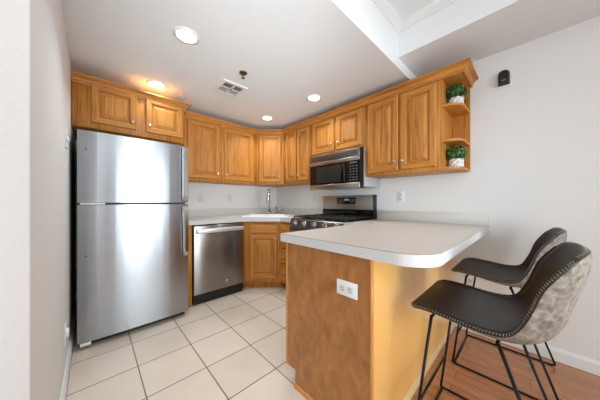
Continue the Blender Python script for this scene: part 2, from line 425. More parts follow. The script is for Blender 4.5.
# ------------------------------------------------------------------ base cabinets
t = thing('base_end_panel', (.735, 2.8, 0), 'oak base side panel between the refrigerator and the dishwasher', 'panel')
MB().box((.715, 2.47, 0), (.762, 3.09, .86), bev=.002, seg=1).build('panel', OAK_V, t)
A_, B_ = Vector((1.42, 2.485)), Vector((1.735, 2.185))
SU = (B_-A_); SL = SU.length; SU.normalize()
SB = ((A_.x, A_.y), (SU.x, SU.y), (SU.y, -SU.x))
t = thing('sink_base_cabinet', (1.85, 2.6, 0), 'angled oak corner base cabinet below the white sink', 'cabinet')
def ofs(poly_a, d): return frp(SB, poly_a, -d, 0)
a_, b_ = frp(SB, 0, -.07, 0), frp(SB, SL, -.07, 0)
SBX = [(1.368, 2.485), (1.42, 2.485), (1.735, 2.185), (2.34, 2.185), (2.34, 3.09), (1.368, 3.09)]
m = MB(); m.prism(SBX, .10, .70); m.prism([(1.368, 2.485), (1.42, 2.485), (1.735, 2.185), (1.80, 2.185), (1.43, 2.54), (1.368, 2.54)], .70, .86)
m.prism([(1.40, 2.545), (1.44, 2.545), (1.78, 2.23), (2.34, 2.23), (2.34, 3.09), (1.40, 3.09)], 0, .10)
m.build('body', OAK, t)
door(SB, .045, SL-.045, .715, .842, t, None, name='false_drawer', flat=True)
door(SB, .045, SL-.045, .145, .695, t, (SL-.072, .655), sw=.055)
DB = ((1.725, 0), (0, 1), (-1, 0))
t = thing('drawer_base_cabinet', (2.0, 2.08, 0), 'narrow oak drawer stack between the sink cabinet and the range', 'cabinet')
m = MB(); m.box((1.727, 1.974, .10), (2.34, 2.183, .86)); m.box((1.80, 1.974, 0), (2.34, 2.183, .10)); m.build('body', OAK, t)
for z0, z1 in ((.715, .842), (.545, .695), (.355, .525), (.145, .335)):
    d = door(DB, 1.99, 2.165, z0, z1, t, None, name='drawer', flat=True); knob(DB, 2.077, .021, (z0+z1)/2, d)

# ------------------------------------------------------------------ dishwasher
DW = ((0, 2.475), (1, 0), (0, -1))
t = thing('dishwasher', (1.065, 2.8, 0), 'dark stainless steel dishwasher between refrigerator and corner sink cabinet', 'dishwasher')
MB().box((.77, 2.485, .02), (1.36, 3.06, .855)).build('body', BLACK, t)
m = MB().box((.772, -.008, .115), (1.358, .03, .853), bev=.006, fr=DW); d = add_uv(m.build('door', STEEL_W, t))
m = MB(); m.box((.795, .050, .772), (1.335, .068, .818), bev=.004, fr=DW)
m.box((.80, .03, .782), (.825, .055, .808), fr=DW); m.box((1.305, .03, .782), (1.33, .055, .808), fr=DW)
m.build('handle', mat('satin_handle', srgb(226, 226, 226), .42, .7), d)
MB().box((.775, .0, .01), (1.355, -.008+.012, .108), fr=DW).build('kick_plate', BLACK, t)
m = MB(); c = frp(DW, 1.14, .0295, .19); m.lathe([(0, 0), (.014, 0), (.014, .0012), (0, .0014)], c, (0, -1, 0)); m.build('badge', NICKEL, d)

# ------------------------------------------------------------------ refrigerator
t = thing('refrigerator', (.295, 2.65, 0), 'tall stainless steel top-freezer refrigerator against the left wall', 'refrigerator')
RF = ((0, 2.29), (1, 0), (0, -1))
MB().box((-.082, 2.365, .02), (.668, 3.04, 1.65), bev=.006).build('body', mat('fridge_grey_side', srgb(84, 86, 90), .45), t)
def rdoor(name, z0, z1):
    m = MB(); n = 14
    pts = []
    for i in range(n+1):
        a = -.085+.76*i/n; q = (a-.295)/.38
        b = .012*(1-abs(q)**4)                      # gently crowned door skin
        pts.append((a, b))
    poly = [tuple(frp(RF, a, b-.012, 0)[:2]) for a, b in pts] + [tuple(frp(RF, .675, -.07, 0)[:2]), tuple(frp(RF, -.085, -.07, 0)[:2])]
    m.prism(poly, z0, z1)
    for f in m.bm.faces:
        if abs(f.normal.z) < .5: f.smooth = False
    return add_uv(m.build(name, STEEL, t))
fz = rdoor('freezer_door', 1.105, 1.648); fd = rdoor('refrigerator_door', .055, 1.088)
def rhandle(z0, z1, par, taper):
    m = MB(); pr = []
    N_ = 12
    for i in range(N_+1):
        q = i/N_; z = z0+(z1-z0)*q; pr.append(z)
    prev = None
    for i, z in enumerate(pr):
        q = (z-z0)/(z1-z0); b = .048 if 0 < i < N_ else .02
        tw = .024 if not taper else .012+.014*q
        cur = [frp(RF, .642-tw, .008, z), frp(RF, .642-tw, b-.008, z), frp(RF, .642-tw*.5, b, z), frp(RF, .662, b-.006, z), frp(RF, .668, b-.02, z), frp(RF, .668, .008, z)]
        if prev:
            for e in range(6): m.face([prev[e], prev[(e+1) % 6], cur[(e+1) % 6], cur[e]])
        else: m.face(cur)
        prev = cur
    m.face(prev); return m.build('handle', STEEL_H, par)
rhandle(1.125, 1.632, fz, False); rhandle(.60, 1.07, fd, True)
m = MB()
for i in range(9): m.box((.235+i*.0085, .0015, 1.484), (.241+i*.0085, .0028, 1.493), fr=RF)
m.build('badge', GREYT, fz)
m = MB(); m.lathe([(0, 0), (.004, 0), (.004, .002), (0, .002)], frp(RF, -.04, -.002, 1.51), (0, -1, 0)); m.build('door_plug', SLOT, fz)
m = MB(); m.lathe([(0, 0), (.004, 0), (.004, .002), (0, .002)], frp(RF, -.04, -.002, .70), (0, -1, 0)); m.build('door_plug', SLOT, fd)
MB().box((-.07, -.03, 1.0905), (.07, -.004, 1.1025), fr=RF, bev=.002).build('hinge', WHITE, t)
MB().box((-.07, -.05, .03), (-.01, -.004, .052), fr=RF, bev=.002).build('hinge', WHITE, t)
MB().box((-.07, -.09, .0), (.66, -.075, .05), fr=RF).build('kick_grille', BLACK, t)
for x in (-.04, .61):
    MB().box((x, 2.38, 0), (x+.04, 2.42, .025)).build('foot', BLACK, t)

# ------------------------------------------------------------------ countertops and sink
ZC0, ZC1 = .866, .914
SC = Vector((1.79, 2.575)); U2 = Vector((.7071, -.7071)); N2 = Vector((.7071, .7071))
def rrect(c, hw, hd, r, n=5):
    out = []
    for cx, cy, a0 in ((hw-r, hd-r, 0), (-hw+r, hd-r, PI/2), (-hw+r, -hd+r, PI), (hw-r, -hd+r, 3*PI/2)):
        for k in range(n+1):
            a = a0+k/n*PI/2; x = cx+r*math.cos(a); y = cy+r*math.sin(a)
            p = c+U2*x+N2*y; out.append((p.x, p.y))
    return out
t = thing('kitchen_countertop', (1.5, 2.8, ZC0), 'beige laminate countertop over the dishwasher and around the corner sink', 'countertop')
poly = [(.70, 3.098), (.70, 2.448), (1.395, 2.448), (1.70, 2.157), (1.70, 1.973), (2.358, 1.973), (2.358, 3.098)]
SHX = SC - N2*.03
m = MB(); m.prism(poly, ZC0, ZC1-.002, 1, hole=rrect(SHX, .27, .185, .05)); m.prism(poly, ZC1-.002, ZC1, 0, hole=rrect(SHX, .27, .185, .05), side=2, bottom=False); m.build('worktop', [LAM, LAM_E, LAM_D], t)
m = MB(); m.box((.70, 3.078, ZC1), (2.338, 3.098, 1.016)); m.box((2.338, 1.973, ZC1), (2.358, 3.098, 1.016)); m.build('backsplash', LAM_S, t)
t = thing('corner_sink', (SC.x, SC.y, .72), 'white drop-in sink set diagonally in the corner countertop', 'sink')
m = MB(); o1 = rrect(SC, .325, .245, .06); h1 = rrect(SHX, .262, .177, .05)
m.prism(o1, ZC1, ZC1+.014, 0, hole=h1); m.build('rim', SINKW, t)
m = MB(); h2 = rrect(SHX, .235, .15, .05)
for i in range(len(h1)):
    j = (i+1) % len(h1)
    m.face([(*h1[i], ZC1+.006), (*h1[j], ZC1+.006), (*h2[j], .74), (*h2[i], .74)], smooth=True)
m.face([(*p, .74) for p in h2]); d = m.build('basin', SINKW, t)
MB().lathe([(0, .7405), (.03, .7405), (.035, .742), (.035, .7405)], (SHX.x, SHX.y, 0)).build('drain', CHROME, d)
# faucet (pull-down) on the sink deck
fb = SC + N2*.205
FX, FY, FZ = fb.x, fb.y, ZC1+.014
t = thing('faucet', (FX, FY, FZ), 'tall chrome pull-down faucet standing behind the corner sink', 'faucet')
MB().lathe([(0, 0), (.03, 0), (.03, .006), (.024, .012), (.022, .05), (.018, .055), (.0, .055)], (FX, FY, FZ)).build('base', CHROME, t)
pts = [(FX, FY, FZ+.05), (FX, FY, FZ+.31)]
for k in range(1, 11):
    a = k/10*PI; r = .055
    pts.append((FX-N2.x*r*(1-math.cos(a)), FY-N2.y*r*(1-math.cos(a)), FZ+.31+r*math.sin(a)))
MB().tube(pts, .0125, seg=12).build('spout', CHROME, t)
ex, ey, ez = pts[-1]
MB().lathe([(0, 0), (.015, 0), (.018, -.03), (.022, -.10), (.020, -.125), (0, -.125)], (ex, ey, ez)).build('spray_head', CHROME, t)
MB().tube([(FX+U2.x*.02, FY+U2.y*.02, FZ+.035), (FX+U2.x*.055, FY+U2.y*.055, FZ+.045), (FX+U2.x*.075, FY+U2.y*.075, FZ+.085)], [.008, .006, .005]).build('lever', CHROME, t)
f2 = fb + U2*.105
t = thing('water_dispenser_tap', (f2.x, f2.y, FZ), 'small chrome side tap with a stubby arm right of the tall faucet', 'tap')
MB().lathe([(0, 0), (.026, 0), (.024, .008), (.018, .012), (.018, .10), (.014, .118), (0, .118)], (f2.x, f2.y, FZ)).build('body', CHROME, t)
MB().tube([(f2.x, f2.y, FZ+.06), (f2.x+U2.x*.03, f2.y+U2.y*.03, FZ+.065), (f2.x+U2.x*.05, f2.y+U2.y*.05, FZ+.07), (f2.x+U2.x*.055, f2.y+U2.y*.055, FZ+.12)], .010).build('arm', CHROME, t)
f3 = fb + U2*.20
t = thing('soap_dispenser', (f3.x, f3.y, FZ), 'short chrome soap pump at the right end of the sink', 'soap dispenser')
MB().lathe([(0, 0), (.016, 0), (.014, .01), (.008, .014), (.007, .05), (.011, .052), (.011, .066), (0, .068)], (f3.x, f3.y, FZ)).build('pump', CHROME, t)
MB().tube([(f3.x, f3.y, FZ+.058), (f3.x-N2.x*.045, f3.y-N2.y*.045, FZ+.05)], .005).build('spout', CHROME, t)

# peninsula worktop
t = thing('peninsula_countertop', (1.5, .7, ZC0), 'large beige laminate breakfast-bar countertop with one rounded corner', 'countertop')
R_ = .135; poly = [(2.358, 1.198), (1.70, 1.198), (1.70, 1.075), (.85, 1.075)]
for k in range(13):
    a = PI + k/12*PI/2
    poly.append((.85+R_+R_*math.cos(a), .235+R_+R_*math.sin(a)))
poly.append((2.358, .235))
m = MB(); m.prism(poly, ZC0, ZC1-.002, 1); m.prism(poly, ZC1-.002, ZC1, 0, side=2, bottom=False); m.build('worktop', [LAM, LAM_E, LAM_D], t)
MB().box((2.336, .240, ZC1), (2.358, 1.198, 1.016), bev=.001, seg=1).build('backsplash', LAM_S, t)

# ------------------------------------------------------------------ peninsula base
t = thing('peninsula_cabinet', (1.6, .75, 0), 'wooden peninsula base under the breakfast bar with brown end panel', 'cabinet')
m = MB(); m.box((.90, .50, .10), (2.34, 1.04, .86)); m.box((.90, .50, 0), (2.34, .965, .10)); m.box((1.75, 1.04, .10), (2.34, 1.195, .86)); m.box((1.80, .965, 0), (2.34, 1.195, .1))
m.build('body', OAK, t)
m = MB(); t2 = [(.480, 0), (.975, 0), (.975, .10), (1.045, .10), (1.045, .862), (.480, .862)]
for x in (.884, .8995): m.face([(x, y, z) for y, z in t2])
for i in range(6):
    (y0, z0), (y1, z1) = t2[i], t2[(i+1) % 6]; m.face([(.884, y0, z0), (.8995, y0, z0), (.8995, y1, z1), (.884, y1, z1)])
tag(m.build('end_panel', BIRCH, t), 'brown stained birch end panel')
m = MB(); m.box((.882, 1.045, .10), (.905, 1.058, .862)); m.build('edge_strip', OAK_TRIM, t)
m = MB(); m.box((.876, .472, 0), (.892, .4835, .862), bev=.002, seg=1); m.build('corner_strip', OAK_TRIM, t)
tag(MB().box((.892, .477, 0), (2.356, .4995, .862)).build('back_panel', BIRCH_L, t), 'pale birch back panel facing the stools, colour brightened for missing light')
m = MB(); sweep([(.884, .975), (.884, .475)], [(0, 0), (.012, 0), (.012, .012), (.008, .019), (0, .022)], m); m.build('shoe_molding', OAK_TRIM, t)
m = MB(); sweep([(.892, .477), (2.343, .477)], [(0, 0), (.012, 0), (.012, .02), (.008, .03), (0, .034)], m); m.build('base_molding', mat('cream_trim', srgb(226, 192, 146), .4), t)
PF = ((0, 1.04), (1, 0), (0, 1))
for a in (.915, 1.325): door(PF, a, a+.385, .145, .695, t, (a+.03, .65)); d = door(PF, a, a+.385, .715, .842, t, name='drawer', flat=True); knob(PF, a+.19, .021, .78, d)

# ------------------------------------------------------------------ outlets and switches
def outlet(fr, a, z, label, horiz=False, mt=WHITE, name='wall_outlet', group=None):
    o = frp(fr, a, 0, z); t = thing(name, o, label, 'outlet', group)
    hw, hh = (.058, .036) if horiz else (.036, .058)
    MB().box((a-hw, 0.0005, z-hh), (a+hw, .006, z+hh), bev=.002, fr=fr).build('cover_plate', mt, t)
    for s in (-1, 1):
        ca, cz = (a+s*.021, z) if horiz else (a, z+s*.021)
        r = MB().box((ca-.016, .006, cz-.016), (ca+.016, .0085, cz+.016), bev=.002, fr=fr).build('receptacle', WHITE2, t)
        m = MB()
        if horiz:
            m.box((ca-.006, .0083, cz-.009), (ca+.003, .009, cz-.006), fr=fr); m.box((ca-.006, .0083, cz+.005), (ca+.003, .009, cz+.008), fr=fr); m.box((ca+.007, .0083, cz-.002), (ca+.011, .009, cz+.002), fr=fr)
        else:
            m.box((ca-.008, .0083, cz-.003), (ca-.005, .009, cz+.006), fr=fr); m.box((ca+.005, .0083, cz-.003), (ca+.008, .009, cz+.006), fr=fr); m.box((ca-.002, .0083, cz-.011), (ca+.002, .009, cz-.007), fr=fr)
        m.build('slot', SLOT, r)
    return t
RW = ((XR, 0), (0, 1), (-1, 0)); BW = ((0, YB), (1, 0), (0, -1)); LW = ((XL, 0), (0, 1), (1, 0))
outlet(((.884, 0), (0, 1), (-1, 0)), .605, .695, 'white outlet mounted sideways on the brown end panel of the peninsula', True)
outlet(RW, .943, 1.165, 'white wall outlet above the peninsula backsplash, right of the range')
outlet(RW, .361, .41, 'white wall outlet low on the wall behind the farther bar stool')
outlet(RW, 2.18, 1.165, 'white wall outlet left of the range, between it and the corner', mt=WHITE2)
outlet(BW, 1.072, 1.165, 'white wall outlet above the dishwasher, nearer the refrigerator', mt=WHITE2)
outlet(BW, 1.491, 1.170, 'white wall outlet on the back wall between dishwasher and faucet', mt=WHITE2)
t = thing('light_switch', (XL, 2.03, 1.51), 'white light switch high on the left wall beside the refrigerator', 'switch')
MB().box((1.985, .0005, 1.452), (2.075, .006, 1.568), bev=.002, fr=LW).build('cover_plate', WHITE, t)
for a in (2.008, 2.052): MB().box((a-.006, .006, 1.498), (a+.006, .016, 1.522), bev=.002, fr=LW).build('toggle', WHITE2, t)
t = thing('cable_plate', (XL, 1.95, .33), 'blank white cover plate low on the left wall near the refrigerator', 'wall plate')
MB().box((1.905, .0005, .255), (1.985, .006, .375), bev=.002, fr=LW).build('cover_plate', WHITE, t)
MB().lathe([(0, 0), (.028, 0), (.024, .012), (0, .014)], frp(LW, 1.945, .006, .315), (1, 0, 0)).build('grommet', WHITE, t)

# ------------------------------------------------------------------ range
t = thing('gas_range', (2.0, 1.587, 0), 'stainless steel gas range with black grates and rear control panel', 'range')
RG = ((1.70, 0), (0, 1), (-1, 0)); y0, y1 = 1.206, 1.967
m = MB(); m.box((1.74, y0, .02), (2.335, y1, .90)); m.build('body', STEEL_D, t)
MB().box((1.73, y0+.02, 0), (2.3, y1-.02, .02)).build('base', BLACK, t)
# sloped knob panel
m = MB(); pr = [(1.74, .80), (1.698, .80), (1.690, .815), (1.712, .905), (1.725, .918), (1.76, .918), (1.76, .80)]
vs0 = [(x, y0, z) for x, z in pr]; vs1 = [(x, y1, z) for x, z in pr]
m.face(vs0); m.face(vs1)
for i in range(len(pr)): j = (i+1) % len(pr); m.face([vs0[i], vs0[j], vs1[j], vs1[i]])
cp = m.build('control_panel', STEEL_D, t)
for k in range(5):
    yy = y1-.085-k*.148; n = Vector((-.964, 0, .265)).normalized()
    c = Vector((1.7015, yy, .862)); m = MB()
    m.lathe([(0, 0), (.030, 0), (.030, .006), (.024, .010), (.022, .034), (.018, .038), (0, .038)], c, n, seg=20)
    kb = m.build('knob', STEEL_D, cp)
    m = MB(); m.lathe([(.031, -.001), (.036, -.001), (.036, .004), (.031, .004)], c, n); m.build('bezel', STEEL_H, kb)
d = MB().box((1.69, y0+.004, .24), (1.72, y1-.004, .79), bev=.005).build('oven_door', STEEL_D, t)
MB().box((1.6885, y0+.14, .36), (1.691, y1-.14, .66)).build('window', GLASSB, d)
m = MB(); m.tube([(1.645, y0+.05, .745), (1.645, y1-.05, .745)], .012)
for yy in (y0+.08, y1-.08): m.tube([(1.645, yy, .745), (1.693, yy, .745)], .009)
m.build('handle', STEEL_H, d)
MB().box((1.69, y0+.004, .06), (1.72, y1-.004, .232), bev=.005).build('storage_drawer', STEEL_D, t)
MB().box((1.72, y0, .900), (2.30, y1, .922), bev=.004).build('cooktop', mat('black_enamel', srgb(20, 20, 22), .2), t)
for gi in range(3):
    a0 = y0+.02+gi*.243; a1 = a0+.235; m = MB()
    for yy in (a0, (a0+a1)/2-.005, a1-.01): m.box((1.74, yy, .934), (2.28, yy+.010, .948), bev=.002, seg=1)
    for xx in (1.74, 1.86, 1.995, 2.13, 2.27): m.box((xx, a0, .934), (xx+.010, a1, .948), bev=.002, seg=1)
    for xx in (1.74, 1.995, 2.27):
        for yy in (a0, a1-.01): m.box((xx, yy, .921), (xx+.01, yy+.01, .936))
    m.build('grate', IRON, t)
for xx, yy in ((1.86, y0+.14), (2.14, y0+.14), (1.86, y1-.14), (2.14, y1-.14), (2.0, (y0+y1)/2)):
    MB().lathe([(0, .921), (.045, .921), (.042, .929), (.03, .930), (.03, .934), (0, .935)], (xx, yy, 0)).build('burner', IRON, t)
m = MB(); m.box((2.296, y0+.018, .90), (2.335, y1, 1.19), bev=.004); bgd = m.build('backguard', mat('backguard_stainless', srgb(172, 166, 160), .35, 1), t)
MB().box((2.292, y0+.018, .922), (2.2975, y1-.004, 1.02)).build('rear_vent', GLASSB, bgd)
MB().box((2.290, y0, .90), (2.345, y0+.018, 1.192), bev=.002).build('end_cap', BLACK, bgd)
dp = MB().box((2.293, 1.45, 1.085), (2.2975, 1.73, 1.165), bev=.001, seg=1).build('display_panel', GLASSB, bgd)
m = MB(); seg7 = {'1': 'bc', '2': 'abged', ':': ''}
def digit(m, ch, fr, a, b, z, h, th):
    """seven-segment digit, reading direction = -a"""
    wd = h*.5
    S = dict(a=((0, h-th), (wd, h)), b=((wd-th, h/2), (wd, h)), c=((wd-th, 0), (wd, h/2)), d=((0, 0), (wd, th)), e=((0, 0), (th, h/2)), f=((0, h/2), (th, h)), g=((0, h/2-th/2), (wd, h/2+th/2)))
    for s in {'1': 'bc', '2': 'abged', '3': 'abgcd', '4': 'fgbc', '0': 'abcdef', '8': 'abcdefg'}[ch]:
        (p0, q0), (p1, q1) = S[s]; m.box((a-p1, b, z+q0), (a-p0, b+.0006, z+q1), fr=fr)
BG = ((2.293, 0), (0, 1), (-1, 0))
for k, ch in enumerate('1232'): digit(m, ch, BG, 1.615-k*.016-(.006 if k > 1 else 0), .0002, 1.128, .02, .003)
m.build('clock_digits', LED, dp)
m = MB()
for i in range(3):
    for j in range(4): m.box((1.465+j*.022, .0002, 1.098+i*.02), (1.475+j*.022, .0007, 1.104+i*.02), fr=BG)
m.build('key_legends', GREYT, dp); m = MB()
for i in range(3):
    for j in range(3): m.box((1.66+j*.022, .0002, 1.098+i*.02), (1.67+j*.022, .0007, 1.104+i*.02), fr=BG)
m.build('key_legends', GREYT, dp)

# ------------------------------------------------------------------ microwave
t = thing('over_range_microwave', (2.15, 1.55, 1.265), 'stainless over-the-range microwave with black glass door under short cabinet', 'microwave')
MW = ((2.0, 0), (0, 1), (-1, 0)); a0, a1 = 1.168, 1.897
MB().box((2.0, a0, 1.27), (2.352, a1, 1.672), bev=.003).build('body', mat('microwave_grey_side', srgb(205, 207, 210), .35, .6), t)
m = MB(); m.box((a0, 0, 1.255), (a0+.03, .03, 1.668), fr=MW); m.box((a0, 0, 1.255), (a1, .01, 1.668), fr=MW); m.build('front_frame', BLACK, t)
m = MB(); m.box((a0+.028, .002, 1.583), (a1, .034, 1.668), bev=.003, fr=MW); vt = m.build('vent_grille', STEEL_D, t)
m = MB()
for z in (1.606, 1.622, 1.638): m.box((a0+.06, .0335, z), (a1-.03, .0345, z+.006), fr=MW)
m.build('vent_slot', SLOT, vt)
m = MB(); m.box((a0+.028, .002, 1.254), (a1, .034, 1.312), bev=.003, fr=MW); m.box((a0+.028, .002, 1.545), (a1, .036, 1.582), bev=.003, fr=MW)
dr = m.build('door', [mat('warm_stainless', srgb(176, 168, 160), .3, 1)], t)
MB().box((a0+.19, .01, 1.312), (a1-.002, .031, 1.545), fr=MW).build('door_glass', GLASSB, dr)
MB().box((a0+.26, .031, 1.335), (a1-.11, .0318, 1.525), fr=MW).build('window', mat('tinted_window_mesh', srgb(46, 44, 42), .15), dr)
cpn = MB().box((a0+.03, .01, 1.312), (a0+.188, .031, 1.545), fr=MW).build('control_panel', GLASSB, t)
m = MB()
for i in range(6):
    for j in range(3): m.box((a0+.055+j*.037, .0312, 1.335+i*.029), (a0+.075+j*.037, .0318, 1.347+i*.029), fr=MW)
m.box((a0+.06, .0312, 1.515), (a0+.15, .0318, 1.533), fr=MW)
m.build('keypad', mat('dim_key_print', srgb(92, 92, 94), .5), cpn)
MB().box((a0+.205, .031, 1.33), (a0+.222, .048, 1.53), bev=.004, fr=MW).build('handle', BLACK, dr)

# ------------------------------------------------------------------ ceiling fixtures
def downlight():
    t = thing('recessed_light', (.455, 1.58, ZK), 'recessed ceiling light nearest the viewer, above the floor left of centre', 'ceiling light', 'recessed kitchen lights')
    m = MB(); m.lathe([(.060, -.004), (.058, -.0005), (.078, -.0005), (.08, -.003), (.07, -.006), (.060, -.004)], (.455, 1.58, ZK), seg=36); m.build('trim_ring', TRIM, t)
    m = MB(); m.lathe([(0, -.0035), (.061, -.0035), (.061, -.001), (0, -.001)], (.455, 1.58, ZK), seg=36); m.build('lens', EMIT, t)
    l = bpy.data.lights.new('bulb', 'AREA'); l.shape = 'DISK'; l.size = .12; l.spread = math.radians(130); l.energy = 3.1; l.color = (.90, .97, 1)
    o = bpy.data.objects.new('bulb', l); COL.objects.link(o); o.parent = t; o.location = (0, 0, -.02)
    return t
d0 = downlight()
copy_tree(d0, None, (.437, 2.43, ZK), 'recessed ceiling light just in front of the cabinet above the refrigerator')
copy_tree(d0, None, (1.71, 1.59, ZK), 'recessed ceiling light in front of the cabinets above the microwave')
copy_tree(d0, None, (1.67, 2.395, ZK), 'recessed ceiling light nearest the angled corner cabinet')
t = thing('ceiling_vent', (.978, 2.023, ZK), 'white square ceiling air vent with dark louvre openings', 'vent')
m = MB(); F0 = [(.855, 1.90), (1.10, 1.90), (1.10, 2.146), (.855, 2.146)]; F1 = [(.885, 1.93), (1.07, 1.93), (1.07, 2.116), (.885, 2.116)]
m.prism(F0, ZK-.008, ZK-.0005, 0, hole=F1); m.box((.968, 1.93, ZK-.008), (.988, 2.116, ZK-.001)); m.box((.885, 2.013, ZK-.008), (1.07, 2.033, ZK-.001))
m.build('frame', TRIM, t)
MB().box((.885, 1.93, ZK-.0015), (1.07, 2.116, ZK-.0005)).build('duct_opening', SLOT, t)
for i in range(8):
    yy = 1.936+i*.0235; m = MB()
    lean = .010 if i < 4 else -.010
    m.face([(.886, yy, ZK-.008), (1.069, yy, ZK-.008), (1.069, yy+.006+lean*.3, ZK-.002), (.886, yy+.006+lean*.3, ZK-.002)])
    m.face([(.886, yy+.004, ZK-.008), (1.069, yy+.004, ZK-.008), (1.069, yy+.010+lean*.3, ZK-.002), (.886, yy+.010+lean*.3, ZK-.002)])
    m.face([(.886, yy, ZK-.008), (1.069, yy, ZK-.008), (1.069, yy+.004, ZK-.008), (.886, yy+.004, ZK-.008)])
    m.build('louvre', TRIM, t)
t = thing('fire_sprinkler', (.938, 1.70, ZK), 'brass fire sprinkler head on the kitchen ceiling beside the vent', 'sprinkler')
MB().lathe([(0, -.0005), (.034, -.0005), (.034, -.003), (.026, -.010), (.014, -.012), (0, -.012)], (.938, 1.70, ZK)).build('escutcheon', BRASS, t)
m = MB(); m.lathe([(.009, -.012), (.010, -.022), (.006, -.026), (0, -.026)], (.938, 1.70, ZK))
for s in (-1, 1): m.tube([(.938+s*.008, 1.70, ZK-.02), (.938+s*.013, 1.70, ZK-.032), (.938+s*.004, 1.70, ZK-.045)], .002, seg=6)
m.lathe([(0, -.045), (.014, -.045), (.014, -.047), (0, -.047)], (.938, 1.70, ZK)); m.build('head', BRASS, t)

# black wall sensor
t = thing('security_camera', (XR, .148, 2.08), 'small black camera on a white plate high on the right wall', 'camera')
def sil(a, hw, z0, z1):
    p = [(a-hw, z0+.01), (a-hw*.9, z0), (a+hw*.9, z0), (a+hw, z0+.01)]
    for k in range(9):
        q = k/8*PI; p.append((a+hw*math.cos(q), z1-hw*.75+hw*.75*math.sin(q)))
    return p
def slab(poly, b0, b1, fr, inset=0):
    m = MB(); A = [frp(fr, a, b0, z) for a, z in poly]
    ca = sum(p[0] for p in poly)/len(poly); cz = sum(p[1] for p in poly)/len(poly)
    B = [frp(fr, ca+(a-ca)*(1-inset), b1, cz+(z-cz)*(1-inset)) for a, z in poly]
    m.face(A); m.face(B)
    for i in range(len(A)): j = (i+1) % len(A); m.face([A[i], A[j], B[j], B[i]], smooth=False)
    return m
slab(sil(.147, .046, 2.016, 2.154), .0005, .007, RW).build('mounting_plate', WHITE, t)
slab(sil(.147, .036, 2.028, 2.141), .006, .045, RW, .16).build('housing', BLACK, t)
slab([(.135, 2.052), (.159, 2.052), (.159, 2.062), (.135, 2.062)], .042, .0465, RW).build('lens_bar', GREYT, t)

# ------------------------------------------------------------------ potted plants
def plant(loc, label):
    x, y, z = loc
    t = thing('potted_plant', loc, label, 'plant', 'small potted boxwoods on the end shelf')
    m = MB(); n = 16
    rs = [(.041, 0), (.049, .012), (.052, .032), (.050, .055), (.053, .076)]
    rings = []
    for i, (r, h) in enumerate(rs):
        rings.append([(x+r*(1.05 if (k+i) % 2 else .95)*math.cos(2*PI*k/n), y+r*(1.05 if (k+i) % 2 else .95)*math.sin(2*PI*k/n), z+h) for k in range(n)])
    for i in range(len(rings)-1):
        for k in range(n):
            k2 = (k+1) % n; a, b, c, d = rings[i][k], rings[i][k2], rings[i+1][k2], rings[i+1][k]
            m.face([a, b, c]); m.face([a, c, d])
    m.face(rings[0]); m.face([(p[0], p[1], p[2]-.006) for p in rings[-1]])
    m.build('pot', POT, t)
    m = MB(); rnd = random.Random(3)
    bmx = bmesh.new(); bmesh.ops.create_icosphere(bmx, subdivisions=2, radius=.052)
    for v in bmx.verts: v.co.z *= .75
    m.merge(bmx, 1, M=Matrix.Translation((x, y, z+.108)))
    for i in range(950):
        th = rnd.uniform(0, 2*PI); u = rnd.uniform(-.75, 1); s_ = math.sqrt(max(0, 1-u*u)); R = rnd.uniform(.7, 1.14)
        c = Vector((x+.088*R*s_*math.cos(th), y+.064*R*s_*math.sin(th), z+.118+.062*R*u))
        nrm = (c-Vector((x, y, z+.08))).normalized() + Vector((rnd.uniform(-.7, .7), rnd.uniform(-.7, .7), rnd.uniform(-.5, .8)))
        nrm.normalize(); a = nrm.cross(Vector((rnd.random(), rnd.random(), rnd.random()+.1))).normalized(); b = nrm.cross(a)
        L = rnd.uniform(.0075, .012); W_ = L*.6
        m.face([c-a*L, c-a*L*.3+b*W_+nrm*.001, c+a*L*.5+b*W_*.8, c+a*L-nrm*.001, c+a*L*.5-b*W_*.8, c-a*L*.3-b*W_+nrm*.001], 0)
    f = m.build('foliage', [LEAF, LEAF_CORE], t, recalc=False)
    return t
p0 = plant((2.19, .427, 1.8905), 'small potted boxwood in white pot on the upper curved shelf')
copy_tree(p0, None, (2.19, .427, 1.3885), 'small potted boxwood in white pot on the bottom curved shelf')

